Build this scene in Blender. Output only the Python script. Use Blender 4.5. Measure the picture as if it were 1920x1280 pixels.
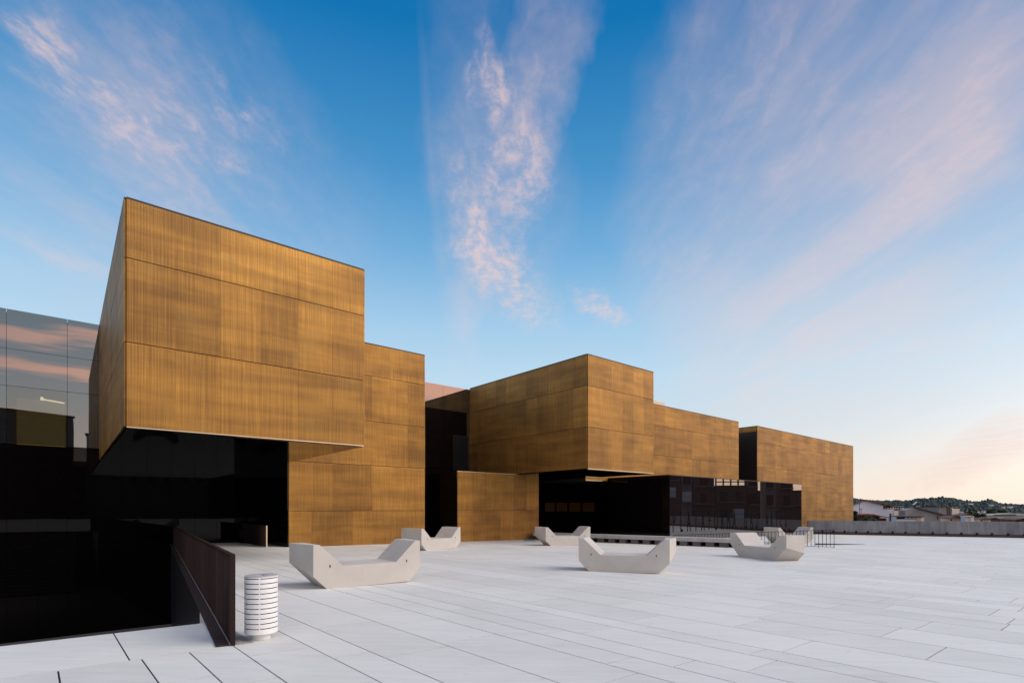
import bpy, bmesh, math, random
from mathutils import Vector, Matrix
random.seed(11)
R = math.radians
scene = bpy.context.scene
for o in list(bpy.data.objects): bpy.data.objects.remove(o)
C = scene.collection

# ------------------------------------------------------------------ camera
F, HZ, EYE = 1000.0, 953.0, 1.6          # focal length and horizon of the photograph (1920 wide), eye height in metres
cam_d = bpy.data.cameras.new('camera'); cam = bpy.data.objects.new('camera', cam_d); C.objects.link(cam)
cam.location = (0, 0, EYE); cam.rotation_euler = (R(90), 0, 0)
cam_d.sensor_fit = 'HORIZONTAL'; cam_d.sensor_width = 36; cam_d.lens = 36*F/1920
cam_d.shift_y = (HZ-640)/1920; cam_d.clip_start = .1; cam_d.clip_end = 12000
scene.camera = cam
scene.view_settings.view_transform = 'Standard'; scene.view_settings.look = 'None'
scene.view_settings.exposure = 0.0; scene.view_settings.gamma = 1.0
SUN_AZ = Vector((1, -.12)).normalized(); SUN_EL = R(42)

# ------------------------------------------------------------------ node helpers
def lk(t, a, b): t.links.new(a, b)
class N:
    def __init__(s, tree): s.t = tree
    def new(s, kind, **kw):
        n = s.t.nodes.new(kind)
        for k, v in kw.items(): setattr(n, k, v)
        return n
    def put(s, sock, v):
        if hasattr(v, 'node'): s.t.links.new(v, sock)
        elif v is not None: sock.default_value = v
    def m(s, op, a, b=None, c=None, clamp=False):
        n = s.new('ShaderNodeMath', operation=op, use_clamp=clamp)
        s.put(n.inputs[0], a)
        if b is not None: s.put(n.inputs[1], b)
        if c is not None: s.put(n.inputs[2], c)
        return n.outputs[0]
    def v(s, op, a, b=None, scale=None):
        n = s.new('ShaderNodeVectorMath', operation=op)
        s.put(n.inputs[0], a)
        if b is not None: s.put(n.inputs[1], b)
        if scale is not None: s.put(n.inputs['Scale'], scale)
        return n.outputs['Value'] if op in ('DOT_PRODUCT', 'LENGTH', 'DISTANCE') else n.outputs[0]
    def sep(s, a):
        n = s.new('ShaderNodeSeparateXYZ'); s.put(n.inputs[0], a); return n.outputs
    def comb(s, x=0., y=0., z=0.):
        n = s.new('ShaderNodeCombineXYZ')
        for i, q in enumerate((x, y, z)): s.put(n.inputs[i], q)
        return n.outputs[0]
    def noise(s, vec, scale=5., detail=4., rough=.5, dist=0.):
        n = s.new('ShaderNodeTexNoise')
        s.put(n.inputs['Vector'], vec); n.inputs['Scale'].default_value = scale
        n.inputs['Detail'].default_value = detail; n.inputs['Roughness'].default_value = rough
        n.inputs['Distortion'].default_value = dist
        return n.outputs['Fac']
    def rng(s, v, a, b, c=0., d=1., smooth=False):
        n = s.new('ShaderNodeMapRange', interpolation_type='SMOOTHSTEP' if smooth else 'LINEAR')
        s.put(n.inputs[0], v)
        for i, q in enumerate((a, b, c, d)): n.inputs[i+1].default_value = q
        return n.outputs[0]
    def mix(s, f, a, b, mode='MIX'):
        n = s.new('ShaderNodeMix', data_type='RGBA', blend_type=mode)
        s.put(n.inputs[0], f)
        for sock, q in ((n.inputs[6], a), (n.inputs[7], b)):
            if isinstance(q, tuple) and len(q) == 3: q = (*q, 1)
            s.put(sock, q)
        return n.outputs[2]
    def ramp(s, f, stops, interp='LINEAR'):
        n = s.new('ShaderNodeValToRGB'); s.put(n.inputs[0], f)
        cr = n.color_ramp; cr.interpolation = interp
        while len(cr.elements) < len(stops): cr.elements.new(.5)
        for e, (p, c) in zip(cr.elements, stops): e.position = p; e.color = (*c, 1)
        return n.outputs[0]

# ------------------------------------------------------------------ sky (world)
def px_dir(x, y): return Vector(((x-960)/F, 1, (HZ-y)/F)).normalized()
def px_ae(x, y):
    d = px_dir(x, y); return math.atan2(d.x, d.y), math.asin(d.z)
world = bpy.data.worlds.new('World'); scene.world = world; world.use_nodes = True
wt = world.node_tree; wt.nodes.clear(); W = N(wt)
d = W.new('ShaderNodeTexCoord').outputs['Generated']
dx, dy, dz = W.sep(d)
up = W.m('MAXIMUM', dz, 0.)
sky_hi = W.ramp(up, [(0, (.80, .73, .66)), (.05, (.76, .745, .72)), (.14, (.61, .735, .82)), (.235, (.50, .70, .86)), (.32, (.37, .60, .82)),
                     (.43, (.17, .42, .71)), (.53, (.065, .29, .59)), (.67, (.004, .17, .45)), (1, (.002, .10, .34))])
# glow of the low sun, to the right of the picture
sd = Vector((SUN_AZ.x, SUN_AZ.y, .06)).normalized()
az = W.m('MAXIMUM', W.v('DOT_PRODUCT', d, tuple(sd)), 0.)
low = W.m('POWER', W.m('SUBTRACT', 1., up), 5.)
glow = W.m('MULTIPLY', W.m('POWER', az, 3.), low)
glow_c = W.v('SCALE', (1.9, 1.20, .82), scale=glow)
hot = W.m('MULTIPLY', W.m('POWER', az, 8.), W.m('POWER', W.m('SUBTRACT', 1., up), 13.))
sky_c = W.v('ADD', W.v('ADD', sky_hi, glow_c), W.v('SCALE', (5.2, 3.3, 1.9), scale=hot))
warm = W.m('MULTIPLY', W.rng(W.v('DOT_PRODUCT', d, (.94, .0, -.0)), -.1, .75, 0, 1, True), W.m('POWER', W.m('SUBTRACT', 1., up), 16.))
sky_c = W.mix(W.m('MULTIPLY', warm, .75), sky_c, (.92, .785, .65))
# a physical sky adds its own tint
nish = W.new('ShaderNodeTexSky', sky_type='NISHITA', sun_disc=False, sun_elevation=R(5), sun_rotation=math.atan2(SUN_AZ.x, SUN_AZ.y))
sky_c = W.v('ADD', sky_c, W.v('SCALE', nish.outputs[0], scale=.006))
# clouds: wisps in azimuth / elevation
def noise2(vec, scale=1., detail=4., rough=.55):
    n = W.new('ShaderNodeTexNoise', noise_dimensions='2D'); W.put(n.inputs['Vector'], vec); n.inputs['Scale'].default_value = scale
    n.inputs['Detail'].default_value = detail; n.inputs['Roughness'].default_value = rough
    return n
azi = W.m('ARCTAN2', dx, dy); ele = W.m('ARCSINE', dz)
ae = W.comb(azi, ele, 0.)
warp = W.v('MULTIPLY', W.v('SUBTRACT', noise2(ae, 9, 3).outputs['Color'], (.5, .5, .5)), (.09, .09, 0))
aw = W.v('ADD', ae, warp)
zc = W.m('DIVIDE', 1., W.m('MAXIMUM', dz, .04))
pl = W.v('ADD', W.v('MULTIPLY', W.v('SCALE', d, scale=zc), (1, 1, 0)), W.v('SCALE', warp, scale=.8))
fine = noise2(W.v('MULTIPLY', pl, (19, 11, 0)), 1., 5, .70).outputs[0]        # small ripples
ripple = W.rng(fine, .34, .70, 0, 1, True)
soft = W.rng(noise2(W.v('ADD', W.v('MULTIPLY', pl, (3.6, .85, 0)), (3., 2.1, 0)), 1., 4, .58).outputs[0], .34, .66, 0, 1, True)
clumps = W.rng(noise2(aw, 12, 3, .6).outputs[0], .38, .62, 0, 1, True)
def streak(a, b, wpx, st, hard=False):
    """soft elongated patch between two sky directions"""
    A, B = Vector((*px_ae(*a), 0)), Vector((*px_ae(*b), 0)); ba = B-A; w = wpx/F*1.3
    mp = W.new('ShaderNodeMapping', vector_type='TEXTURE'); W.put(mp.inputs[0], ae if hard else aw)
    mp.inputs['Location'].default_value = (A+B)/2; mp.inputs['Rotation'].default_value = (0, 0, math.atan2(ba.y, ba.x))
    mp.inputs['Scale'].default_value = (ba.length/2+w*.7, w, 1)
    return W.m('MULTIPLY_ADD', W.v('LENGTH', mp.outputs[0]), -1.5*st, 1.5*st, clamp=True)
def total(items):
    t = items[0]
    for q in items[1:]: t = W.m('ADD', t, q)
    return t
def mixed(t, base): return W.m('MULTIPLY_ADD', t, 1-base, base)
tex1 = W.m('MULTIPLY', mixed(ripple, .22), mixed(clumps, .30))
tex2 = W.m('MULTIPLY', mixed(soft, .35), mixed(ripple, .72))
g1 = total([streak((895, 90), (985, 310), 38, .75), streak((990, 300), (865, 425), 66, .58), streak((860, 395), (1020, 585), 44, .85), streak((1070, 545), (1175, 608), 20, .75),
            streak((10, 10), (185, 125), 20, .62), streak((30, 100), (400, 300), 36, .50), streak((400, 150), (520, 275), 26, .42), streak((350, 250), (450, 320), 20, .3)])
g2 = total([streak((-60, 330), (620, 430), 150, .20), streak((950, 260), (930, 480), 120, .22), streak((60, 60), (420, 300), 100, .16), streak((1045, -60), (1000, 270), 62, .52), streak((890, -40), (905, 470), 95, .14), streak((905, 470), (850, 690), 36, .22), streak((180, 60), (520, 280), 110, .24), streak((1480, 0), (1250, 430), 130, .30)])
g3 = total([streak((1900, 20), (1480, 420), 320, .40), streak((1960, 60), (1670, 400), 74, .36), streak((1520, 480), (1440, 720), 190, .22), streak((1690, 905), (1960, 815), 36, .60), streak((-20, 440), (230, 515), 14, .2)])
dens = W.m('MULTIPLY_ADD', g1, tex1, W.m('MULTIPLY_ADD', g2, tex2, W.m('MULTIPLY_ADD', g3, mixed(soft, .5), streak((783, -40), (832, 560), 10, .05, True))))
dens = W.m('MULTIPLY', W.m('SUBTRACT', 1., W.m('EXPONENT', W.m('MULTIPLY', dens, -1.35))), .95)
dens = W.m('MULTIPLY', dens, W.rng(dz, 0, .03, 0, 1))
cl = W.ramp(up, [(0, (.86, .70, .62)), (.2, (.84, .70, .68)), (.45, (.74, .60, .62)), (.7, (.60, .50, .56)), (1, (.5, .45, .52))])
cl = W.mix(W.m('MULTIPLY', ripple, W.m('MULTIPLY', clumps, .55)), cl, (.93, .66, .60))
front = W.mix(dens, sky_c, cl)
# unseen rear cloud veil, brightened to lift the brass; orange bands towards the sun
bands = W.rng(noise2(W.v('ADD', W.v('MULTIPLY', ae, (2.2, 20, 0)), (33.1, 0, 0)), 1., 4, .55).outputs[0], .47, .59, 0, 1, True)
bm_ = W.m('MULTIPLY', W.m('MULTIPLY', bands, W.rng(az, .5, .85, 0, .85, True)), W.rng(dz, .05, .14, 0, 1, True))
bm_ = W.m('MULTIPLY', bm_, W.rng(dz, .62, .38, 0, 1, True))
fill_veil = W.m('MULTIPLY', W.m('MULTIPLY', mixed(soft, .25), W.rng(az, .75, .3, 0, 1, True)), W.rng(dy, .05, -.35, 0, .8, True))
cl2 = (1.05, .86, .80)
rear = W.mix(W.m('MULTIPLY', fill_veil, W.rng(dz, 0, .1, 0, 1)), sky_c, cl2)
rear = W.mix(bm_, rear, (3.2, 1.65, 1.15))
gnd = W.rng(dz, -.02, 0., 0, 1)
rear = W.mix(gnd, (.16, .16, .16), rear)
b1 = W.new('ShaderNodeBackground'); W.put(b1.inputs[0], rear); b2 = W.new('ShaderNodeBackground'); W.put(b2.inputs[0], front)
is_front = W.m('MULTIPLY', W.m('GREATER_THAN', dy, .12), W.m('GREATER_THAN', dz, 0.))
mxs = W.new('ShaderNodeMixShader'); W.put(mxs.inputs[0], is_front); lk(wt, b1.outputs[0], mxs.inputs[1]); lk(wt, b2.outputs[0], mxs.inputs[2])
wo = W.new('ShaderNodeOutputWorld'); lk(wt, mxs.outputs[0], wo.inputs[0])

sun_d = bpy.data.lights.new('sun', 'SUN'); sun = bpy.data.objects.new('sun', sun_d); C.objects.link(sun)
sun_d.energy = 2.5; sun_d.angle = R(44); sun_d.color = (1, .92, .82)
sv = Vector((SUN_AZ.x*math.cos(SUN_EL), SUN_AZ.y*math.cos(SUN_EL), math.sin(SUN_EL)))
sun.rotation_euler = sv.to_track_quat('Z', 'Y').to_euler(); sun.location = sv*60

# ------------------------------------------------------------------ materials
def mat(name):
    m = bpy.data.materials.new(name); m.use_nodes = True
    t = m.node_tree; b = t.nodes['Principled BSDF']; n = N(t)
    return m, n, b
def plain(name, col, rough=.6, metal=0., ior=1.45, var=.0, vscale=3., bump=0., bscale=60.):
    m, n, b = mat(name)
    b.inputs['Roughness'].default_value = rough; b.inputs['Metallic'].default_value = metal; b.inputs['IOR'].default_value = ior
    if var > 0:
        pos = n.new('ShaderNodeNewGeometry').outputs['Position']
        f = n.noise(pos, vscale, 6, .6)
        lo = tuple(c*(1-var) for c in col); hi = tuple(min(1, c*(1+var)) for c in col)
        n.put(b.inputs['Base Color'], n.mix(n.rng(f, .3, .7), lo, hi))
        if bump:
            bp = n.new('ShaderNodeBump'); bp.inputs['Strength'].default_value = bump; bp.inputs['Distance'].default_value = .01
            n.put(bp.inputs['Height'], n.noise(pos, bscale, 4, .6)); lk(n.t, bp.outputs[0], b.inputs['Normal'])
    else: b.inputs['Base Color'].default_value = (*col, 1)
    return m
def gold_material():
    m, n, b = mat('brass_cladding')
    tc = n.new('ShaderNodeTexCoord').outputs['Object']; pos = n.new('ShaderNodeNewGeometry').outputs['Position']
    ox, oy, oz = n.sep(tc)
    rnd = n.new('ShaderNodeObjectInfo').outputs['Random']
    # vertical corrugation
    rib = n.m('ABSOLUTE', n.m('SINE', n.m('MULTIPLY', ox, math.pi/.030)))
    # vertical streaks and horizontal bands of patina
    sx = n.v('MULTIPLY', n.v('ADD', tc, n.comb(n.m('MULTIPLY', rnd, 37.), n.m('MULTIPLY', rnd, 11.), 0.)), (60, 1, .6))
    streaks = n.noise(sx, 1., 4, .6)
    px_, py_, pz_ = n.sep(pos)
    bvec = n.comb(n.m('MULTIPLY', px_, .32), n.m('MULTIPLY', py_, .32), n.m('MULTIPLY', pz_, 2.9))
    bands = n.noise(n.v('ADD', bvec, n.comb(n.m('MULTIPLY', rnd, .5), 0., 0.)), 1., 3, .55)
    patch = n.noise(pos, .55, 4, .55)
    val = n.m('ADD', n.m('MULTIPLY', n.rng(bands, .36, .66), .22), n.m('MULTIPLY', n.rng(streaks, .3, .7), .42))
    val = n.m('ADD', val, n.m('MULTIPLY', n.rng(patch, .3, .7), .22))
    val = n.m('ADD', val, n.m('MULTIPLY', rnd, .18))
    col = n.ramp(val, [(0, (.12, .058, .015)), (.35, (.225, .112, .026)), (.7, (.415, .210, .042)), (1, (.70, .375, .082))])
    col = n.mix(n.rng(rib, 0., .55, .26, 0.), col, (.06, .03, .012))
    vd = n.rng(n.noise(pos, 1.1, 3, .5), .58, .75, 0, .35)
    col = n.mix(vd, col, (.24, .17, .05))
    n.put(b.inputs['Base Color'], col)
    b.inputs['Metallic'].default_value = .55; n.put(b.inputs['Roughness'], n.rng(streaks, .2, .8, .42, .62))
    bp = n.new('ShaderNodeBump'); bp.inputs['Strength'].default_value = .35; bp.inputs['Distance'].default_value = .010
    n.put(bp.inputs['Height'], rib); lk(n.t, bp.outputs[0], b.inputs['Normal'])
    return m
def glass_material(name, col, ior, wav=.0):
    m, n, b = mat(name)
    b.inputs['Base Color'].default_value = (*col, 1); b.inputs['Roughness'].default_value = .012; b.inputs['IOR'].default_value = ior
    if wav:
        pos = n.new('ShaderNodeNewGeometry').outputs['Position']
        bp = n.new('ShaderNodeBump'); bp.inputs['Strength'].default_value = wav; bp.inputs['Distance'].default_value = .02
        n.put(bp.inputs['Height'], n.noise(pos, .6, 1, .4)); lk(n.t, bp.outputs[0], b.inputs['Normal'])
    return m
def clear_pane_material():
    m, n, b = mat('clear_tinted_pane')
    t = n.t
    tr = n.new('ShaderNodeBsdfTransparent'); tr.inputs[0].default_value = (.55, .52, .42, 1)
    gl = n.new('ShaderNodeBsdfGlossy'); gl.inputs['Roughness'].default_value = .012
    fr = n.new('ShaderNodeFresnel'); fr.inputs[0].default_value = 2.65
    mx = n.new('ShaderNodeMixShader'); lk(t, fr.outputs[0], mx.inputs[0]); lk(t, tr.outputs[0], mx.inputs[1]); lk(t, gl.outputs[0], mx.inputs[2])
    t.nodes.remove(b); lk(t, mx.outputs[0], t.nodes['Material Output'].inputs[0])
    return m
def paving_material():
    m, n, b = mat('pale_concrete_slab')
    pos = n.new('ShaderNodeNewGeometry').outputs['Position']; geo = n.new('ShaderNodeNewGeometry')
    r1 = geo.outputs['Random Per Island']; r2 = n.new('ShaderNodeObjectInfo').outputs['Random']
    rr = n.m('FRACT', n.m('ADD', r1, r2))
    big = n.noise(pos, .35, 5, .6)
    mp = n.new('ShaderNodeMapping'); lk(n.t, pos, mp.inputs[0]); mp.inputs['Rotation'].default_value = (0, 0, R(49.4)); mp.inputs['Scale'].default_value = (.7, 6, 1)
    brush = n.noise(mp.outputs[0], 1.4, 6, .65)
    grit = n.noise(pos, 90, 3, .7)
    f = n.m('ADD', n.m('MULTIPLY', n.rng(big, .3, .7), .35), n.m('MULTIPLY', n.rng(brush, .3, .7), .35))
    f = n.m('ADD', f, n.m('MULTIPLY', rr, .30))
    col = n.ramp(f, [(0, (.57, .565, .535)), (.55, (.715, .712, .675)), (1, (.80, .797, .755))])
    col = n.mix(n.rng(grit, .3, .7, .0, .10), col, (.45, .44, .44))
    spots = n.noise(pos, 5.5, 2, .5)
    col = n.mix(n.rng(spots, .66, .78, 0, .22), col, (.42, .40, .38))
    wet = n.noise(pos, .9, 5, .62)
    col = n.mix(n.rng(wet, .56, .70, 0, .14), col, (.48, .47, .45))
    n.put(b.inputs['Base Color'], col); b.inputs['Roughness'].default_value = .62
    bp = n.new('ShaderNodeBump'); bp.inputs['Strength'].default_value = .15; bp.inputs['Distance'].default_value = .004
    n.put(bp.inputs['Height'], grit); lk(n.t, bp.outputs[0], b.inputs['Normal'])
    return m
def fence_material():
    m, n, b = mat('dark_brown_steel')
    r = n.new('ShaderNodeObjectInfo').outputs['Random']
    n.put(b.inputs['Base Color'], n.mix(r, (.010, .0055, .0055), (.034, .019, .019))); b.inputs['Roughness'].default_value = .6; b.inputs['IOR'].default_value = 1.25
    return m
def bench_material():
    m, n, b = mat('speckled_bench_concrete')
    tc = n.new('ShaderNodeTexCoord').outputs['Object']
    sp = n.noise(tc, 40, 4, .8); big = n.noise(tc, 1.6, 4, .6)
    col = n.mix(n.rng(big, .3, .7), (.50, .468, .425), (.58, .545, .495))
    col = n.mix(n.rng(sp, .42, .34, 0, .55), col, (.24, .22, .21))
    col = n.mix(n.rng(sp, .60, .70, 0, .5), col, (.72, .67, .62))
    n.put(b.inputs['Base Color'], col); b.inputs['Roughness'].default_value = .7
    bp = n.new('ShaderNodeBump'); bp.inputs['Strength'].default_value = .2; bp.inputs['Distance'].default_value = .003
    n.put(bp.inputs['Height'], sp); lk(n.t, bp.outputs[0], b.inputs['Normal'])
    return m
def wall_concrete():
    m, n, b = mat('stained_grey_concrete')
    pos = n.new('ShaderNodeNewGeometry').outputs['Position']
    px_, py_, pz_ = n.sep(pos)
    st = n.noise(n.v('MULTIPLY', pos, (3., 3., .5)), 1., 6, .65); bl = n.noise(pos, .5, 5, .6)
    f = n.m('ADD', n.m('MULTIPLY', n.rng(st, .3, .7), .55), n.m('MULTIPLY', n.rng(bl, .3, .7), .45))
    n.put(b.inputs['Base Color'], n.ramp(f, [(0, (.10, .10, .11)), (.5, (.19, .19, .205)), (1, (.29, .285, .29))]))
    b.inputs['Roughness'].default_value = .85
    return m
def leaf_material(name, a, bcol):
    m, n, b = mat(name)
    pos = n.new('ShaderNodeNewGeometry'); f = n.m('ADD', n.m('MULTIPLY', pos.outputs['Random Per Island'], .6), n.m('MULTIPLY', n.noise(pos.outputs['Position'], .05, 4, .6), .5))
    n.put(b.inputs['Base Color'], n.mix(f, a, bcol)); b.inputs['Roughness'].default_value = .8
    return m
def emit(name, col, st, base=None):
    m, n, b = mat(name)
    b.inputs['Base Color'].default_value = (*(base or [min(1, c) for c in col]), 1)
    b.inputs['Emission Color'].default_value = (*col, 1); b.inputs['Emission Strength'].default_value = st
    return m
M = dict(
    gold=gold_material(), core=plain('dark_backing', (.02, .013, .007), .7), joint=plain('dark_joint_bed', (.035, .033, .035), .9),
    black_glass=glass_material('black_glass', (.0042, .0030, .0032), 1.27, .04), up_glass=glass_material('coated_glass', (.004, .005, .006), 2.65, .05),
    soffit=glass_material('polished_black_soffit', (.002, .0015, .0015), 1.5), pane=clear_pane_material(),
    smoked_glass=glass_material('smoked_pavilion_glass', (.010, .0065, .007), 1.95, .03),
    trim=plain('pale_metal_trim', (.70, .56, .38), .35, .5), coping=plain('dark_metal_coping', (.045, .03, .02), .5, .5),
    paving=paving_material(), bench=bench_material(), wallc=wall_concrete(),
    white=plain('white_enamel', (.80, .80, .79), .35, 0, 1.45, .03, 6), liner=plain('dark_liner', (.02, .022, .026), .5, .3), steel=plain('pale_grey_lid', (.50, .51, .54), .4, .1),
    fence=fence_material(), fence_plate=plain('galvanised_brown_plate', (.040, .030, .031), .5, .3, 1.45, .3, 14, .2, 80),
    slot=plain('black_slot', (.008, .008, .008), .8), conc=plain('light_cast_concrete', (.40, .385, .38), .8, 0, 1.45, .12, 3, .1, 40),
    block=plain('brown_grey_block', (.15, .135, .125), .85, 0, 1.45, .2, 4), conc_dark=plain('grey_concrete_stair', (.22, .20, .19), .8, 0, 1.45, .15, 3), blackclad=plain('black_cladding', (.012, .012, .015), .35),
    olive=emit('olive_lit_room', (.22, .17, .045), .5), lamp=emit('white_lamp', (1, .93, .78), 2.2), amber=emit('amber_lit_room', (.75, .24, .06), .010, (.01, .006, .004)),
    letter=plain('dark_vinyl_letter', (.003, .006, .007), .7, 0, 1.08), blue=plain('bright_blue_sheet', (.02, .30, .60), .6),
    whitew=plain('white_render', (.68, .68, .75), .85, 0, 1.45, .06, .6), creamw=plain('cream_render', (.72, .60, .47), .85, 0, 1.45, .08, .7), peachw=plain('peach_render', (.66, .44, .30), .85, 0, 1.45, .08, .7),
    greyw=plain('bare_grey_block', (.25, .235, .235), .9, 0, 1.45, .15, .8), tile=plain('red_roof_tile', (.20, .045, .028), .8, 0, 1.45, .3, 2.), brown=plain('brown_roof', (.10, .045, .035), .8, 0, 1.45, .3, 1.5),
    pale_roof=plain('pale_corrugated_roof', (.36, .37, .33), .7, 0, 1.45, .2, .4), dark=plain('dark_window', (.015, .017, .02), .15), darkmetal=plain('dark_pipe', (.02, .022, .026), .5),
    leaf=leaf_material('dark_foliage', (.012, .022, .010), (.05, .075, .025)), wood=leaf_material('far_wood_foliage', (.012, .026, .027), (.026, .046, .042)),
    trunk=plain('bark', (.05, .035, .025), .9), terrain=plain('valley_ground', (.06, .075, .045), .95, 0, 1.45, .35, .02), hill=plain('hill_scrub', (.045, .065, .05), .95, 0, 1.45, .35, .02),
    redpaint=plain('dull_red_paint', (.30, .045, .03), .7), glasswin=glass_material('house_window_glass', (.01, .012, .014), 1.5), brownwall=plain('brown_render', (.11, .07, .06), .85, 0, 1.45, .15, .6),
)

# ------------------------------------------------------------------ mesh helpers
def link(o, parent=None):
    C.objects.link(o)
    if parent is not None:
        o.parent = parent; o.matrix_parent_inverse = parent.matrix_basis.inverted() if parent.parent is None else (parent.parent.matrix_basis @ parent.matrix_parent_inverse @ parent.matrix_basis).inverted()
    return o
def mesh(name, vs, fs, m, parent=None, origin=None, smooth=False):
    me = bpy.data.meshes.new(name)
    o0 = Vector(origin) if origin is not None else Vector((0, 0, 0))
    me.from_pydata([tuple(Vector(v)-o0) for v in vs], [], fs); me.update()
    bm = bmesh.new(); bm.from_mesh(me); bmesh.ops.recalc_face_normals(bm, faces=bm.faces); bm.to_mesh(me); bm.free()
    me.materials.append(m)
    if smooth:
        for p in me.polygons: p.use_smooth = True
    o = bpy.data.objects.new(name, me); o.location = o0
    return link(o, parent)
def prism(name, pts, z0, z1, m, parent=None, origin=None):
    """vertical prism over plan points; z0 / z1 numbers or functions of (x, y)"""
    f0 = z0 if callable(z0) else (lambda x, y: z0); f1 = z1 if callable(z1) else (lambda x, y: z1)
    n = len(pts)
    vs = [(p[0], p[1], f0(p[0], p[1])) for p in pts]+[(p[0], p[1], f1(p[0], p[1])) for p in pts]
    fs = [tuple(range(n)), tuple(range(n, 2*n))]+[(i, (i+1) % n, n+(i+1) % n, n+i) for i in range(n)]
    if origin is None: origin = (sum(p[0] for p in pts)/n, sum(p[1] for p in pts)/n, min(v[2] for v in vs))
    return mesh(name, vs, fs, m, parent, origin)
def bar_data(a, b, w, h, upv=Vector((0, 0, 1))):
    a, b = Vector(a), Vector(b); t = (b-a).normalized(); s = t.cross(upv)
    if s.length < 1e-4: s = t.cross(Vector((1, 0, 0)))
    s.normalize(); u = s.cross(t)
    vs = [p+s*i*w/2+u*j*h/2 for p in (a, b) for i, j in ((-1, -1), (1, -1), (1, 1), (-1, 1))]
    return vs, [(0, 1, 2, 3), (4, 5, 6, 7), (0, 1, 5, 4), (1, 2, 6, 5), (2, 3, 7, 6), (3, 0, 4, 7)]
def bar(name, a, b, w, h, m, parent=None, upv=Vector((0, 0, 1))):
    vs, fs = bar_data(a, b, w, h, upv); return mesh(name, vs, fs, m, parent, (Vector(a)+Vector(b))/2)
def join_data(parts):
    vs, fs = [], []
    for v, f in parts:
        k = len(vs); vs += list(v); fs += [tuple(i+k for i in q) for q in f]
    return vs, fs
def empty(name, loc, label=None, cat=None, group=None):
    o = bpy.data.objects.new(name, None); o.location = loc; o.empty_display_size = .3; C.objects.link(o)
    if label: tag(o, label, cat, group)
    return o
def tag(o, label, cat, group=None):
    o['label'] = label; o['category'] = cat
    if group: o['group'] = group
    return o
def struct(o, kind='structure'): o['kind'] = kind; return o
def bevel(o, w=.01, seg=1):
    bm = bmesh.new(); bm.from_mesh(o.data)
    bmesh.ops.bevel(bm, geom=list(bm.edges), offset=w, segments=seg, affect='EDGES', profile=.5)
    bm.to_mesh(o.data); bm.free(); return o

# ------------------------------------------------------------------ where things stand
GA, GB, GC = -.0109, -.00756, .0113                    # the plaza falls gently away
def gz(x, y): return GC+GA*x+GB*y
def ground(px, py):
    u = (px-960)/F
    Y = F*(EYE-GC)/(py-HZ+F*(GA*u+GB)); return Vector((u*Y, Y, gz(u*Y, Y)))
def zat(py, Y): return EYE+(HZ-py)*Y/F
a_ = Vector((1.19, 1)).normalized(); n_ = Vector((a_.y, -a_.x)); b_ = n_.copy()
def on(px, t):
    """plan point where the vertical plane t (parallel to the facades) crosses a viewing direction"""
    u = (px-960)/F; r = Vector((u, 1)); return r*(t/n_.dot(r))
T1, TF, T3, TG, TP = -16.26, -23.75, -18.25, -28.4, -18.86
TOP, SOF = 9.40, 3.63

# ------------------------------------------------------------------ terrain, plaza
tv, tf = [], []
ring = [0, 70, 150, 300, 700, 2000, 6000]; NS = 48
for i, r in enumerate(ring):
    for k in range(NS):
        an = 2*math.pi*k/NS; x, y = 10+r*math.cos(an), 20+r*math.sin(an)
        tv.append((x, y, -7.5 if r < 200 else -9 if r < 800 else -14))
for i in range(len(ring)-1):
    for k in range(NS): tf.append((i*NS+k, i*NS+(k+1) % NS, (i+1)*NS+(k+1) % NS, (i+1)*NS+k))
struct(mesh('terrain', tv, tf, M['terrain']))

pit_l, pit_r = ground(0, 1211), ground(385, 1167)
edge_dir = (pit_r-pit_l).xy.normalized()
FN, FF = ground(436.5, 1209.5), Vector((-15.25, 24.05, 0)); FF.z = gz(FF.x, FF.y)       # the guard fence, near and far end
fd = (FF-FN).xy.normalized(); fs_ = Vector((-fd.y, fd.x))                             # fs_ points to the pit side
if fs_.x > 0: fs_ = -fs_
pr0 = FN.xy+fs_*.10; pr1 = FF.xy+fs_*.10                                              # right edge of the pit
def isect(p, dp, q, dq):
    den = dp.x*dq.y-dp.y*dq.x; r = q-p; return p+dp*((r.x*dq.y-r.y*dq.x)/den)
pit_c = isect(pit_l.xy, edge_dir, pr0, fd)
pit_far_r = isect(pr0, fd, on(300, TG), a_)
left_far = pit_l.xy-edge_dir*55
par_l, par_r = Vector((26.0, 46.8)), Vector((41.1, 42.86)); par_d = (par_r-par_l).normalized()
par_far = par_r+par_d*26
plaza_pts = [(left_far.x, left_far.y), (left_far.x, -42), (par_far.x, -42), tuple(par_far), tuple(par_l), (29.5, 62), (46, 78), (30, 84), (-2, 62), tuple(pit_far_r-n_*8), tuple(pit_far_r), tuple(pit_c)]
plaza = struct(prism('plaza', plaza_pts, -3.9, lambda x, y: gz(x, y)-.012, M['joint']))

# paving slabs, each its own prism
pd = Vector((-.9, 1)).normalized(); qd = Vector((pd.y, -pd.x)); xd = Vector((1.225, 1)).normalized(); xd = xd/xd.dot(qd)
if qd.x < 0: qd = -qd
cop_q = FN.xy.dot(qd)
tcop_p = ground(109, 1256).xy; tcop_d = (ground(408, 1213).xy-ground(0, 1270).xy).normalized()
def clip(poly, p, nrm):
    out = []
    for i in range(len(poly)):
        A, B = poly[i], poly[(i+1) % len(poly)]; da, db = (A-p).dot(nrm), (B-p).dot(nrm)
        if da >= 0: out.append(A)
        if (da >= 0) != (db >= 0): out.append(A+(B-A)*(da/(da-db)))
    return out
def area(p): return abs(sum(p[i].x*p[(i+1) % len(p)].y-p[(i+1) % len(p)].x*p[i].y for i in range(len(p))))/2 if len(p) > 2 else 0
right_of_fence = -fs_
cop_n = Vector((tcop_d.y, -tcop_d.x))
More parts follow.
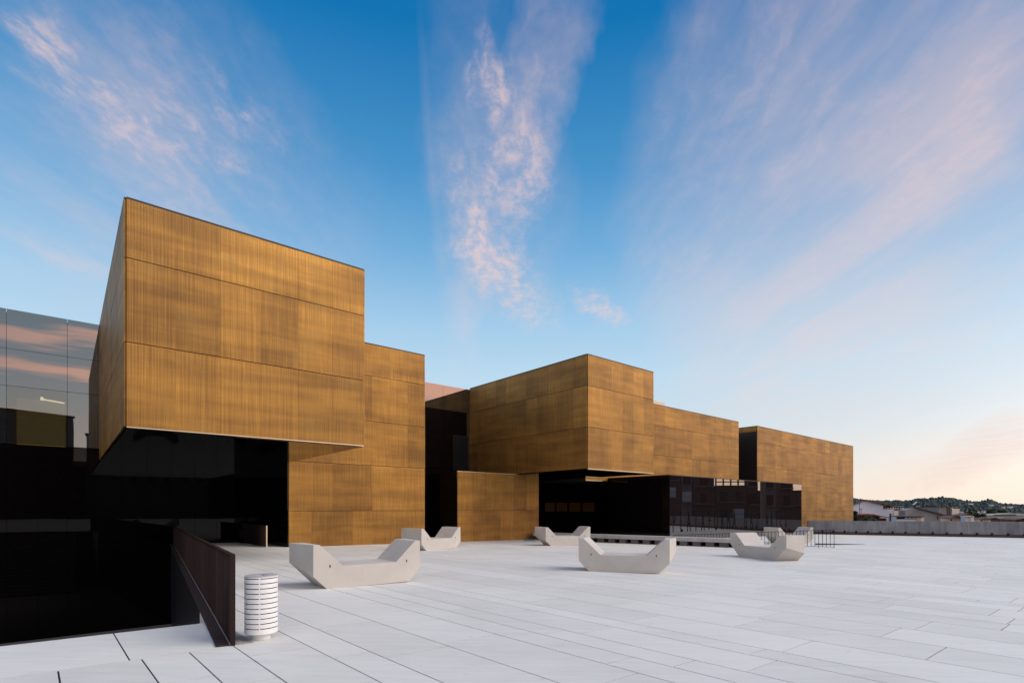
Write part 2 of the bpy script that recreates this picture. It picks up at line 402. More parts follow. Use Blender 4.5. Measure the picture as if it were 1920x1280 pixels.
if cop_n.dot(Vector((0, -1))) < 0: cop_n = -cop_n
par_n = Vector((par_d.y, -par_d.x))
if par_n.y > 0: par_n = -par_n
qs = sorted([ground(*q).xy.dot(qd) for q in ((109, 1257), (265.6, 1235), (355.5, 1222.6), (522, 1182), (521, 1147), (521, 1104), (1000, 1207), (1000, 1184.5), (1000, 1167), (1000, 1143.6), (1000, 1132), (1000, 1111))]+[cop_q])
while qs[-1] < 78: qs.append(qs[-1]+random.choice((.45, .7, .7, .93)))
while qs[0] > -42: qs.insert(0, qs[0]-random.choice((.45, .7, .7, .93)))
slabs = []; GAP = .0080
for q0, q1 in zip(qs, qs[1:]):
    p = -60-random.random()*2
    while p < 62:
        L = random.choice((1.6, 1.9, 2.2, 2.2))
        poly = [xd*q+pd*r for q, r in ((q0+GAP, p+GAP), (q1-GAP, p+GAP), (q1-GAP, p+L-GAP), (q0+GAP, p+L-GAP))]
        p += L
        c = sum(poly, Vector((0, 0)))/4
        if c.y < -41 or c.y > 60 or c.x > 64 or c.x < -48 or n_.dot(c) < TG+.3: continue
        if q1 <= cop_q+.01: poly = clip(poly, tcop_p, cop_n)
        else:
            if n_.dot(c) < n_.dot(FN.xy)+1.5: poly = clip(poly, FN.xy-right_of_fence*.02, right_of_fence)
        if len(poly) > 2: poly = clip(poly, par_l+par_n*.15, par_n) if c.x > 24 else poly
        if area(poly) > .01: slabs.append(poly)
# coping row along the sunken court
e = pit_c-edge_dir*.02; wid = abs((tcop_p-pit_c).dot(cop_n)); s0 = .0
k = (ground(213, 1187).xy-pit_c).dot(edge_dir)
cuts = [.12, k]; 
while cuts[-1] > -50: cuts.append(cuts[-1]-1.75)
for c0, c1 in zip(cuts, cuts[1:]):
    A0, A1 = pit_c+edge_dir*(c0-GAP), pit_c+edge_dir*(c1+GAP)
    nn = Vector((edge_dir.y, -edge_dir.x)); nn = nn if nn.y < 0 else -nn
    def drop(A): return isect(A, nn, tcop_p, tcop_d)-nn*GAP*2
    slabs.append([A0, A1, drop(A1), drop(A0)])
def seen(poly):
    c = sum(poly, Vector((0, 0)))/len(poly)
    return any(v.y > 4.5 and abs(v.x) < v.y*.95 for v in poly), c.length
vis = sorted((s for s in slabs if seen(s)[0]), key=lambda s: seen(s)[1])
near, ids = vis[:298], set(id(s) for s in vis[:298])
for s in near: prism('paving_slab', [tuple(v) for v in s], lambda x, y: gz(x, y)-.05, gz, M['paving'], plaza)
parts = []
for s in slabs:
    if id(s) in ids: continue
    n = len(s); vs = [(v.x, v.y, gz(v.x, v.y)-.05) for v in s]+[(v.x, v.y, gz(v.x, v.y)) for v in s]
    parts.append((vs, [tuple(range(n, 2*n))]+[(i, (i+1) % n, n+(i+1) % n, n+i) for i in range(n)]))
vs, fs = join_data(parts)
struct(mesh('paving_slabs', vs, fs, M['paving'], plaza), 'stuff')

# ------------------------------------------------------------------ sunken court
fl = [left_far-n_*0, pit_c+edge_dir*.3, pit_far_r+fd*.2, on(-1500, TG)]
court = struct(mesh('sunken_court_floor', [(v.x, v.y, -3.6) for v in (left_far, pit_c+edge_dir*.6, pit_far_r+a_*.6, pit_far_r-a_*60)], [(0, 1, 2, 3)], M['conc_dark']))
cl0, cl1 = pit_c-fs_*.01+fs_*.012, pit_far_r
def court_wall(name, f0, f1, m):
    A, B = pit_c.lerp(pit_far_r, f0)+fs_*.006, pit_c.lerp(pit_far_r, f1)+fs_*.006
    return struct(prism(name, [tuple(A), tuple(B), tuple(B-fs_*.3), tuple(A-fs_*.3)], -3.6, lambda x, y: gz(x, y)-.06, m))
court_wall('court_wall', .0, .10, M['paving']); court_wall('court_wall', .1005, .97, M['blackclad'])
st = empty('staircase', (pit_l.x, pit_l.y, -3.6), 'dark concrete staircase going down into the sunken court', 'staircase')
inw = -Vector((edge_dir.y, -edge_dir.x)); inw = inw if inw.y > 0 else -inw
for i in range(18):
    A = pit_l.xy-edge_dir*5+inw*(.05+i*.30); B = pit_l.xy+edge_dir*1.2+inw*(.05+i*.30)
    prism('step', [tuple(A), tuple(B), tuple(B+inw*.295), tuple(A+inw*.295)], -3.59, -.19*(i+1), M['conc_dark'], st)

# ------------------------------------------------------------------ the building
bld = empty('arts_building', (on(900, TF).x, on(900, TF).y, 0), 'brass clad arts centre with cantilevered boxes and black glass behind', 'building')
pcache = {}
def panel_mesh(w, h, th, m):
    key = (round(w, 3), round(h, 3), m.name)
    if key not in pcache:
        me = bpy.data.meshes.new('panel')
        x, z = w/2, h/2
        vs = [(sx*x, y, sz*z) for y in (-th, th) for sx, sz in ((-1, -1), (1, -1), (1, 1), (-1, 1))]
        me.from_pydata(vs, [], [(0, 1, 2, 3), (7, 6, 5, 4), (0, 4, 5, 1), (1, 5, 6, 2), (2, 6, 7, 3), (3, 7, 4, 0)])
        bm = bmesh.new(); bm.from_mesh(me); bmesh.ops.recalc_face_normals(bm, faces=bm.faces); bm.to_mesh(me); bm.free()
        me.materials.append(m); pcache[key] = me
    return pcache[key]
def clad(part, A, B, zs, pw, m, name='panel', gx=.002, gzz=.020, th=.02, out=.03, jitter=True, skip=None, mats=None):
    """panels on the vertical face from plan point A to B (outside is on the right of A->B)"""
    dv = (B-A); L = dv.length; dv = dv/L; nrm = Vector((dv.y, -dv.x)); n = max(1, round(L/pw)); w = L/n
    rot = math.atan2(dv.y, dv.x); res = []
    for r, (z0, z1) in enumerate(zip(zs, zs[1:])):
        for i in range(n):
            if skip and skip(r, i): continue
            c = A+dv*(w*(i+.5))+nrm*(out+(random.uniform(-.003, .003) if jitter else 0))
            mm = mats(r, i) if mats else m
            o = bpy.data.objects.new(name, panel_mesh(w-gx, z1-z0-gzz, th, mm))
            o.location = (c.x, c.y, (z0+z1)/2); o.rotation_euler = (R(random.uniform(-.12, .12)) if jitter else 0, 0, rot+(R(random.uniform(-.15, .15)) if jitter else 0))
            link(o, part); res.append(o)
    return res
def volume(name, A, B, depth, z0, z1, label, m=None):
    A2, B2 = A-b_*depth, B-b_*depth
    o = prism(name, [tuple(A), tuple(B), tuple(B2), tuple(A2)], z0, z1, m or M['core'], bld); o['label'] = label
    return o, A2, B2
def coping(part, pts, z):
    for A, B in zip(pts, pts[1:]): bar('coping', (A.x, A.y, z), (B.x, B.y, z), .10, .05, M['coping'], part)
PW = .96
# first cantilever
A, B = on(237, T1), on(681, T1); L1 = B; TOP1 = zat(371, A.y)-.03
v, A2, B2 = volume('cantilever_volume', A, B, T1-TG, SOF+.03, TOP1-.02, 'tall brass box overhanging the entrance')
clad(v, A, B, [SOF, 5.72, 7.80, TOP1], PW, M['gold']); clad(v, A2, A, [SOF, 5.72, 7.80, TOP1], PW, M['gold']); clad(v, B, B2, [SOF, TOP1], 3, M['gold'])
coping(v, [A2, A, B, B2], TOP1+.015)
so = prism('soffit', [tuple(q) for q in (A+(B-A)*.004-b_*.03, B-(B-A)*.004-b_*.03, B2, A2)], SOF-.05, SOF+.027, M['soffit'], v)
no = n_*.035
bar('edge_trim', (A.x+no.x, A.y+no.y, SOF-.012), (B.x+no.x, B.y+no.y, SOF-.012), .06, .026, M['trim'], v)
# long facade block next to it
A = B-b_*(T1-TF); B = on(795, TF); W2L = A
v, A2, B2 = volume('facade_volume', A, B, TF-TG, -.9, TOP-.02, 'tall brass wall standing on the plaza beside the entrance')
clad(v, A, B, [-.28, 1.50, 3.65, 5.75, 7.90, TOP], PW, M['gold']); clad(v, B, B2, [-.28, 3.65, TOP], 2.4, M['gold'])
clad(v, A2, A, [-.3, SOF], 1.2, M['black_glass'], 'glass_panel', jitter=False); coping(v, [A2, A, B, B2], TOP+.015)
# low block
A, B = on(857, TF), on(1009, TF)
v, A2, B2 = volume('low_volume', A, B, TF-TG, -.9, SOF-.06, 'low brass wall under the second overhang')
clad(v, A, B, [-.40, 1.50, SOF-.03], PW, M['gold']); clad(v, A2, A, [-.4, 1.5, SOF-.03], 1.2, M['black_glass'], 'glass_panel', jitter=False); clad(v, B, B2, [-.4, 1.5, SOF-.03], 1.2, M['black_glass'], 'glass_panel', jitter=False)
bar('edge_trim', (A.x, A.y, SOF-.03), (on(975, TF).x, on(975, TF).y, SOF-.03), .10, .03, M['trim'], v)
# second cantilever
A, B = on(1101, T3), on(1224, T3)
v, A2, B2 = volume('cantilever_volume', A, B, T3-TG, SOF+.03, TOP-.02, 'second brass box overhanging a dark recess')
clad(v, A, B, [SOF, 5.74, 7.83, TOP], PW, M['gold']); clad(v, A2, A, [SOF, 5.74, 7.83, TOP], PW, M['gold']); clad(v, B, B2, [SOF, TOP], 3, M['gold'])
coping(v, [A2, A, B, B2], TOP+.015)
prism('soffit', [tuple(q) for q in (A+(B-A)*.004-b_*.03, B-(B-A)*.004-b_*.03, B2, A2)], SOF-.05, SOF+.027, M['soffit'], v)
bar('edge_trim', (A.x+no.x, A.y+no.y, SOF-.012), (B.x+no.x, B.y+no.y, SOF-.012), .06, .034, M['trim'], v)
# block behind it
A, B = on(1097, TF), on(1384, TF)
v, A2, B2 = volume('facade_volume', A, B, TF-TG, SOF-.12, TOP-.02, 'brass wall behind the dark glass pavilion')
clad(v, A, B, [SOF-.15, 5.62, 7.84, TOP], 1.25, M['gold']); clad(v, B, B2, [SOF-.15, TOP], 2.4, M['gold']); coping(v, [A2, A, B, B2], TOP+.015)
q = on(1128, TF); bar('edge_trim', (A.x+no.x, A.y+no.y, SOF-.165), (q.x+no.x, q.y+no.y, SOF-.165), .06, .05, M['trim'], v)
c0 = on(1206, TF-2.2); c1 = on(1246, TF-2.2)
rb, r2, r3 = volume('roof_box', c0, c1, 1.5, TOP-.1, TOP+1.05, 'small pale box standing on the roof', M['creamw'])
# last block
A, B = on(1419, TF), on(1599, TF)
v, A2, B2 = volume('facade_volume', A, B, TF-TG, -1.6, TOP-.02, 'long brass block at the far end of the plaza')
clad(v, A, B, [-1.5, 1.35, 3.45, 5.55, 7.86, TOP], 1.3, M['gold']); clad(v, B, B2, [-1.5, TOP], 2.4, M['gold'])
clad(v, A2, A, [-1.5, 8.9], 1.3, M['blackclad'], 'glass_panel', jitter=False); clad(v, A2, A, [8.9, TOP], 5, M['gold'], jitter=False); coping(v, [A2, A, B, B2], TOP+.015)
# glass volume at the back
s_ = lambda p: p.dot(a_)
G0, G1 = on(12, TG)-a_*1.81*5, on(1340, TG)+a_*14
dG = -.55
v = prism('glass_volume', [tuple(q) for q in (G0+n_*dG, G1+n_*dG, G1-n_*9, G0-n_*9)], -3.9, TOP-.05, M['core'], bld); v['label'] = 'black and coated glass wall behind the brass boxes'
base_s = s_(on(12, TG))
GU = G0; 
def up_mat(r, i):
    if r < 2 and i >= 8: return M['black_glass']
    return M['pane'] if (r == 0 and i == 5) else M['up_glass']
GE = on(893, TG)
nup = round((GE-G0).length/1.81)
clad(v, G0, G0+a_*1.81*nup, [4.12, 6.37, 7.80, TOP-.06], 1.81, M['up_glass'], 'glass_panel', .012, .014, .012, 0, False, None, up_mat)
clad(v, G0, G0+a_*1.81*nup, [-3.8, .2, 4.10], 1.81/2, M['black_glass'], 'glass_panel', .008, .010, .012, 0, False)
GE2 = G0+a_*1.81*nup
clad(v, GE2, G1, [-1.6, SOF-.1], 1.3, M['black_glass'], 'glass_panel', .008, .010, .012, 0, False)
clad(v, GE2, G1, [SOF-.05, TOP-.06], 2.6, M['up_glass'], 'glass_panel', .008, .010, .012, 0, False)
def on_g(x0, x1, z0, z1, off, name, m, part=v, t=TG):
    P, Q = on(x0, t)+n_*off, on(x1, t)+n_*off
    return prism(name, [tuple(P), tuple(Q), tuple(Q-n_*.02), tuple(P-n_*.02)], z0, z1, m, part)
on_g(30, 123.3, 4.15, 6.0, -.40, 'lit_back_wall', M['olive'])
Zl = on(90, TG).y
bar('ceiling_lamp', (*(on(79, TG)-n_*.3), zat(747, Zl)), (*(on(121, TG)-n_*.3), zat(753.5, on(121, TG).y)), .05, .05, M['lamp'], v)
bar('ceiling_lamp', (*(on(78, TG)-n_*.3), zat(743, Zl)), (*(on(78, TG)-n_*.3), zat(749, Zl)), .07, .07, M['lamp'], v)
# dark openings in the glass between the first two boxes
P = on(865, TG); on_g(849, 877, zat(882, P.y), zat(816, P.y), .03, 'window_opening', M['slot'])
P = on(816, TG); on_g(797, 834, -.6, zat(918, P.y), .03, 'door_opening', M['slot'])
# lit windows in the recess
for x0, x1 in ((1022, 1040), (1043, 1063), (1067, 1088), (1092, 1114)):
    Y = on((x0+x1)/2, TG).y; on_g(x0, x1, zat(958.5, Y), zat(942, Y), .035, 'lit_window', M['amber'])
# pavilion of smoked glass
A, B = on(1255, TP), on(1502, TP)
PT = SOF+.03
v, A2, B2 = volume('glass_pavilion', A, B, TP-TF-.1, -1.2, PT-.02, 'low dark glass pavilion with tall thin letters')
clad(v, A, B, [-1.0, PT], 2.45, M['smoked_glass'], 'glass_panel', .008, .01, .012, .03, False)
clad(v, A2, A, [-1.0, PT], 1.3, M['black_glass'], 'glass_panel', .008, .01, .012, .03, False)
clad(v, B, B2, [-1.0, PT], 1.3, M['black_glass'], 'glass_panel', .008, .01, .012, .03, False)
coping(v, [A2, A, B, B2], PT+.0)
rot = math.atan2(a_.y, a_.x)
sp = (s_(on(1376, TP))-s_(on(1262.5, TP)))/9
for i, ch in enumerate('PLATAFORMA DAS ARTES'):
    if ch == ' ': continue
    cu = bpy.data.curves.new('letter', 'FONT'); cu.body = ch; cu.size = 1.0; cu.align_x = 'CENTER'; cu.extrude = .004
    to = bpy.data.objects.new('letter_text', cu); C.objects.link(to)
    me = bpy.data.meshes.new_from_object(to); bpy.data.objects.remove(to); me.name = 'letter'; me.materials.clear(); me.materials.append(M['letter'])
    for vv in me.vertices: vv.co = Vector((vv.co.x*.62, vv.co.y*1.90, vv.co.z))
    o = bpy.data.objects.new('letter', me)
    p = on(1262.5, TP)+a_*sp*i+n_*.048
    o.location = (p.x, p.y, zat(997, on(1262.5, TP).y)); o.rotation_euler = (R(90), 0, rot); link(o, v)
# black wall closing the gap between the two far blocks sits behind in the glass volume

# ------------------------------------------------------------------ guard fences
def guard(A, B, hA, hB, label, plate=True, spacing=.076, light_end=False):
    g = empty('guard_fence', A, label, 'fence')
    dv = (B-A).xy; L = dv.length; dv = dv/L; sd_ = Vector((-dv.y, dv.x))
    if sd_.x > 0: sd_ = -sd_
    n = int(L/spacing); first = None
    H = lambda f: hA+(hB-hA)*f
    for i in range(n+1):
        f = i/n; p = A.lerp(B, f)
        me = None
        vs, fs = bar_data((0, 0, 0), (0, 0, 1), .022, .034, Vector((sd_.x, sd_.y, 0)))
        if first is None:
            o = mesh('slat', vs, fs, M['fence'], g, (0, 0, 0)); first = o.data
        else:
            o = bpy.data.objects.new('slat', first); link(o, g)
        o.location = (p.x, p.y, p.z+.015); o.scale = (1, 1, H(f)-.02); 
    up_ = Vector((0, 0, 1))
    bar('top_rail', (A.x, A.y, A.z+H(0)), (B.x, B.y, B.z+H(1)), .052, .012, M['fence'], g)
    bar('bottom_rail', (A.x, A.y, A.z+.03), (B.x, B.y, B.z+.03), .045, .014, M['fence'], g)
    e_ = A.xy-dv*.008
    bar('end_post', (e_.x, e_.y, A.z+.002), (e_.x, e_.y, A.z+hA+.007), .052, .012, M['trim'] if light_end else M['fence'], g, Vector((dv.x, dv.y, 0)))
    if plate:
        pts = [A.xy+sd_*.035, B.xy+sd_*.035, B.xy+sd_*.175, A.xy+sd_*.175]
        prism('base_plate', [tuple(q) for q in pts], lambda x, y: gz(x, y)+.004, lambda x, y: gz(x, y)+.018, M['fence_plate'], g)
    return g
guard(FN, FF, 1.06, .80, 'long dark brown slatted fence along the edge of the sunken court')
A = Vector((*on(500, TF-.35), 0)); A.z = gz(A.x, A.y); B = A-Vector((b_.x, b_.y, 0))*3.9; B.z = gz(B.x, B.y)
guard(A, B, .92, .92, 'short brown slatted fence in the dark entrance under the overhang', False, .085, True)

# ------------------------------------------------------------------ benches
BL, BH, BS, BD = 2.42, .91, .46, .98
def bench_mesh():
    h = BL/2; xs = [-h, -h+.13, -h+.60, h-.60, h-.13, h]
    zt = [BH, BH, BS, BS, BH, BH]
    vs = []
    # front (y=0): long vertical edges; back (y=BD): short ones
    def side(y, cut, sp):
        q = [-h-sp]+xs[1:5]+[h+sp]
        return [(q[i], y, zt[i]) for i in range(6)]+[(h+sp, y, cut), (h+sp-cut, y, 0), (-h-sp+cut, y, 0), (-h-sp, y, cut)]
    vs = side(0, .28, 0)+side(BD, .50, .17)          # the back is longer than the front
    n = 10
    fs = [tuple(range(10)), tuple(range(10, 20))]+[(i, (i+1) % n, n+(i+1) % n, n+i) for i in range(n)]
    return vs, fs
bench_vs, bench_fs = bench_mesh()
def bench(fl_px, fr_px, label, flip=False, center=None, ang=None):
    """placed by the two bottom corners of the long lower edge (or of the short one when flipped)"""
    if center is None:
        P, Q = ground(*fl_px), ground(*fr_px); ang = math.atan2(Q.y-P.y, Q.x-P.x); c = (P+Q)/2
    else: c = center
    if flip:
        ang += math.pi; ca = Vector((math.cos(ang+math.pi/2), math.sin(ang+math.pi/2), 0)); c = c-ca*BD
    g = empty('bench', (c.x, c.y, gz(c.x, c.y)), label, 'bench', 'hull shaped concrete benches on the plaza')
    g.rotation_euler = (0, 0, ang)
    bpy.context.view_layer.update()
    me = bpy.data.meshes.get('bench_body')
    if me is None:
        me = bpy.data.meshes.new('bench_body'); me.from_pydata(bench_vs, [], bench_fs)
        bm = bmesh.new(); bm.from_mesh(me); bmesh.ops.recalc_face_normals(bm, faces=bm.faces)
        bmesh.ops.bevel(bm, geom=list(bm.edges), offset=.008, segments=2, affect='EDGES', profile=.5); bm.to_mesh(me); bm.free(); me.materials.append(M['bench'])
    o = bpy.data.objects.new('body', me); C.objects.link(o); o.parent = g; o.location = (0, 0, .002)
    sm = bpy.data.meshes.get('lifting_slot')
    if sm is None:
        sm = bpy.data.meshes.new('lifting_slot')
        v_, f_ = bar_data((0, 0, -.028), (0, 0, .028), .022, .02, Vector((0, 1, 0))); sm.from_pydata([tuple(q) for q in v_], [], f_); sm.materials.append(M['slot'])
    for y in (-.003+.009, BD-.006):
        for x in (-BL/2+.34, BL/2-.34):
            so_ = bpy.data.objects.new('lifting_slot', sm); C.objects.link(so_); so_.parent = g; so_.location = (x, y, .47)
    return g
bench((625.5, 1102.4), (757, 1091.5), 'pale concrete bench nearest the camera, to the right of the white bin')
bench((801.3, 1031.6), (854, 1027.7), 'small looking bench in front of the dark gap between brass walls')
bench(None, None, 'distant bench beside the left end of the long concrete ledge', center=Vector((2.76, 26.1, 0)), ang=R(20))
bench((1103, 1070), (1236.5, 1075.6), 'bench in the middle of the plaza with its shaded long side towards us')
bench((1386, 1043.2), (1453, 1050.9), 'bench turned end-on to us, in front of the thin railing', True)
c6 = on(1480, -1); 
bench(None, None, 'far bench behind the thin railing, before the glass pavilion', center=Vector((16.35, 30.7, 0)), ang=R(15))

# ------------------------------------------------------------------ litter bin
bp_ = ground(490, 1196)
lb = empty('litter_bin', bp_, 'white cylindrical litter bin with horizontal slots beside the brown fence', 'bin')
def ring_data(r0, r1, z0, z1, n=48, a0=0., a1=2*math.pi):
    full = abs(a1-a0-2*math.pi) < 1e-6; vs, fs = [], []; k = n if full else n+1
    for i in range(k):
        an = a0+(a1-a0)*i/n; c, s = math.cos(an), math.sin(an)
        vs += [(r1*c, r1*s, z0), (r1*c, r1*s, z1), (r0*c, r0*s, z1), (r0*c, r0*s, z0)]
    for i in range(n):
        j = (i+1) % k
        for q in range(4): fs.append((4*i+q, 4*j+q, 4*j+(q+1) % 4, 4*i+(q+1) % 4))
    if not full: fs += [(0, 1, 2, 3), (4*n, 4*n+1, 4*n+2, 4*n+3)]
    return vs, fs
def add_bin(name, data, m, smooth=False):
    vs, fs = data; o = mesh(name, [Vector(v)+bp_ for v in vs], fs, m, lb, bp_)
    if smooth:
        for p in o.data.polygons: p.use_smooth = True
        o.data.set_sharp_from_angle(angle=R(35))
    return o
BR, BZ0, BZ1 = .189, .085, .775; pit_h = (BZ1-BZ0)/11.4
for i in range(11):
    z0 = BZ0+pit_h*i+(pit_h*.17 if i else 0); z1 = BZ0+pit_h*(i+1)
    add_bin('band', ring_data(BR-.003, BR, z0, z1), M['white'], True)
add_bin('band', ring_data(BR-.003, BR, BZ0+pit_h*11+pit_h*.17, BZ1), M['white'], True)
for k in range(4):
    an = R(-90+19+90*k); add_bin('seam_strip', ring_data(BR-.006, BR-.0032, BZ0+.01, BZ1-.003, 3, an-R(2.5), an+R(2.5)), M['white'])
add_bin('liner', ring_data(BR-.03, BR-.026, BZ0+.02, BZ1-.03), M['liner'], True)
add_bin('lid', ring_data(.075, BR+.002, BZ1+.001, BZ1+.010), M['steel'], True)
add_bin('bottom', ring_data(.02, BR-.004, BZ0-.004, BZ0+.004), M['white'])
add_bin('pedestal', ring_data(.03, .105, .0, BZ0-.005), M['white'], True)

# ------------------------------------------------------------------ long concrete ledge, thin railing, small things on the plaza
LA, LB_ = ground(1000, 1011.5), ground(1362, 1026); LB_ = LA+(LB_-LA)*1.06
ld = (LB_-LA).xy.normalized(); ln = Vector((-ld.y, ld.x)); ln = ln if ln.y > 0 else -ln; LL = (LB_-LA).xy.length
lg = empty('concrete_ledge', LA, 'long low concrete ledge on short blocks before the dark recess', 'ledge')
prism('top_slab', [tuple(q) for q in (LA.xy, LB_.xy, LB_.xy+ln*.9, LA.xy+ln*.9)], lambda x, y: gz(x, y)+.235, lambda x, y: gz(x, y)+.43, M['conc'], lg)
x = .1
while x < LL-.4:
    P = LA.xy+ld*x+ln*.14; Q = P+ld*.38
    prism('block', [tuple(q) for q in (P, Q, Q+ln*.7, P+ln*.7)], lambda x, y: gz(x, y)-.02, lambda x, y: gz(x, y)+.234, M['block'], lg); x += .64
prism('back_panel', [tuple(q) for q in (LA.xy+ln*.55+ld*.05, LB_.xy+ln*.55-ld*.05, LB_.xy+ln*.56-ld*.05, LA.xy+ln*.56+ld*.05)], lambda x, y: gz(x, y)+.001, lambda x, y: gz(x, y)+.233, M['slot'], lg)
# thin railing
RB = ground(1564, 1027.5); RA = Vector((*on(1262, TP+.9), 0)); RA.z = gz(RA.x, RA.y)
tr = empty('thin_railing', RB, 'thin dark railing of slender rods behind the benches', 'railing')
hr = lambda f: .92+(.36-.92)*f
bar('rail', (RB.x, RB.y, RB.z+hr(0)), (RA.x, RA.y, RA.z+hr(1)), .022, .022, M['fence'], tr)
bar('rail', (RB.x, RB.y, RB.z+.06), (RA.x, RA.y, RA.z+.06), .018, .018, M['fence'], tr)
nb = int((RA-RB).length/.165); first = None
for i in range(nb+1):
    p = RB.lerp(RA, i/nb); h = hr(i/nb)
    if first is None:
        vs, fs = bar_data((0, 0, 0), (0, 0, 1), .017, .017); o = mesh('rod', vs, fs, M['fence'], tr); first = o.data
    else: o = bpy.data.objects.new('rod', first); link(o, tr)
    o.location = (p.x, p.y, p.z+(.0 if i % 4 == 0 else .055)); o.scale = (1, 1, h-(.0 if i % 4 == 0 else .055))
dsl = [ground(1529, 1018.3), ground(1529, 1021.2), ground(1622, 1020.3)]  # thin dark wedge plate, stands in for the edge of a stair opening
tag(prism('dark_plate', [tuple(q.xy) for q in dsl], lambda x, y: gz(x, y)+.004, lambda x, y: gz(x, y)+.012, M['slot']), 'dark tapering plate laid on the paving beside the thin railing', 'flat_plate')
q = [ground(983, 1012.2), ground(1003, 1011.8), ground(1002, 1013.4), ground(981, 1013.8)]
tag(prism('blue_sheet', [tuple(v.xy) for v in q], lambda x, y: gz(x, y)+.004, lambda x, y: gz(x, y)+.02, M['blue']), 'small bright blue sheet on the paving by the low brass wall', 'sheet')

# ------------------------------------------------------------------ parapet wall
pw = empty('parapet_wall', (par_l.x, par_l.y, gz(*par_l)), 'long grey concrete parapet wall closing the plaza on the right', 'wall')
back = -par_n
for i in range(7):
    P = par_l+par_d*(i*6.0+(.012 if i else 0)); Q = par_l+par_d*((i+1)*6.0)
    prism('wall_segment', [tuple(k_) for k_ in (P, Q, Q+back*.3, P+back*.3)], lambda x, y: gz(x, y)+.24, .535, M['wallc'], pw)
prism('recessed_base', [tuple(k_) for k_ in (par_l+back*.05, par_l+par_d*42+back*.05, par_l+par_d*42+back*.28, par_l+back*.28)], lambda x, y: gz(x, y)-.3, lambda x, y: gz(x, y)+.239, M['brownwall'], pw)
for px_ in (1540.5, 1561, 1582, 1603.5, 1625.6, 1648.8, 1672, 1696, 1721, 1747, 1773.5, 1800.8, 1830, 1858, 1888.5, 1919):
    u = (px_-960)/F; P = isect(Vector((0, 0)), Vector((u, 1)), par_l, par_d)
    prism('spout', [tuple(k_) for k_ in (P+par_n*.06, P+par_d*.13+par_n*.06, P+par_d*.13+back*.1, P+back*.1)], lambda x, y: gz(x, y)+.17, lambda x, y: gz(x, y)+.36, M['slot'], pw)

# ------------------------------------------------------------------ the town beyond the parapet
def P3(px, py, Y): return Vector(((px-960)/F*Y, Y, zat(py, Y)))
def extr(name, pix, Y, depth, m, parent=None, skew=.6):
    """solid whose front outline is given in the photograph at distance Y; it runs back by depth"""
    n = len(pix); f = [P3(x, y, Y) for x, y in pix]; dvec = Vector((depth*skew, depth, 0))
    vs = f+[p+dvec for p in f]
    return mesh(name, vs, [tuple(range(n)), tuple(range(n, 2*n))]+[(i, (i+1) % n, n+(i+1) % n, n+i) for i in range(n)], m, parent, f[0])
TB = 1050     # foot of the houses, hidden below the parapet
def houseroot(name, px, Y, label, cat='house'):
    p = P3(px, 953, Y); return empty(name, (p.x, p.y, -7.5), label, cat)
def footp(Y): return HZ+(EYE+7.5)*F/Y
# white house
Y = 105; fy = footp(Y)
h = houseroot('house', 1640, Y, 'white house with a red tiled roof, next to the far brass block')
extr('wall', [(1590, fy), (1590, 950), (1622, 938.5), (1630, 938), (1656, 946.6), (1656, 954), (1676.5, 954.3), (1676.5, fy)], Y, 9, M['whitew'], h)
rf = extr('roof', [(1629, 937.0), (1676.5, 948.2), (1676.5, 949.6), (1629, 938.4)], Y-.6, 9.5, M['tile'], h)
extr('roof', [(1586, 951.2), (1622, 937.4), (1630, 936.9), (1630, 937.9), (1622, 938.4), (1586, 952)], Y-.3, 9.5, M['tile'], h)
extr('terrace_back_wall', [(1657, 953.9), (1657, 948), (1676, 949.7), (1676, 953.9)], Y+1.2, 6, M['brownwall'], h)
for x in (1658.5, 1663.5, 1668.5, 1673.5): extr('window', [(x, 953.4), (x, 951), (x+3, 951), (x+3, 953.4)], Y+1.15, .03, M['creamw'], h)
ch = extr('chimney', [(1656.5, 948.8), (1656.5, 945.8), (1663, 945.8), (1663, 948.8)], Y+1, 1, M['creamw'], h)
extr('corner_strip', [(1675.6, 974), (1675.6, 954.5), (1676.8, 954.5), (1676.8, 974)], Y-.05, .2, M['creamw'], h)
# low red roof house
Y = 78; fy = footp(Y)
h = houseroot('house', 1635, Y, 'low house with a broad dull red roof before the white house')
extr('wall', [(1597, fy), (1597, 966), (1640, 966), (1662, 971), (1662, fy)], Y, 7, M['brownwall'], h)
extr('roof', [(1594, 966.5), (1600, 963.5), (1638, 963.3), (1668, 969.6), (1668, 970.6), (1638, 966.2)], Y-.5, 8, M['tile'], h)
extr('fascia', [(1649, 971), (1650, 969.2), (1665, 969.9), (1665, 971)], Y-.6, .3, M['peachw'], h)
for x in (1615, 1631): extr('chimney', [(x, 966), (x, 961.5), (x+2, 961.5), (x+2, 966)], Y, .5, M['creamw'], h)
extr('window', [(1603, 975), (1603, 970), (1610, 970), (1610, 975)], Y-.05, .1, M['dark'], h)
# antenna masts
for x, y0, y1, Y, lab in ((1611.3, 942, 966, 80, 'tall thin aerial with a flat top on the red roof'), (1614.5, 953, 966, 80.5, 'short aerial on the red roof beside the taller one')):
    m_ = empty('aerial', P3(x, y1, Y), lab, 'aerial'); bar('mast', P3(x, y1, Y), P3(x, y0, Y), .05, .05, M['darkmetal'], m_)
    for k, wd in ((0, 4.), (2, 2.5)): bar('arm', P3(x-wd, y0+k, Y), P3(x+wd, y0+k, Y), .04, .04, M['darkmetal'], m_)
m_ = empty('vent_pipe', P3(1669, 978, 72), 'dark vent pipe with a side outlet before the white house', 'pipe')
bar('pipe', P3(1669.3, 985, 72), P3(1669.3, 962, 72), .14, .14, M['darkmetal'], m_); bar('outlet', P3(1669.3, 966.8, 72), P3(1673.5, 966.8, 72), .08, .08, M['darkmetal'], m_)
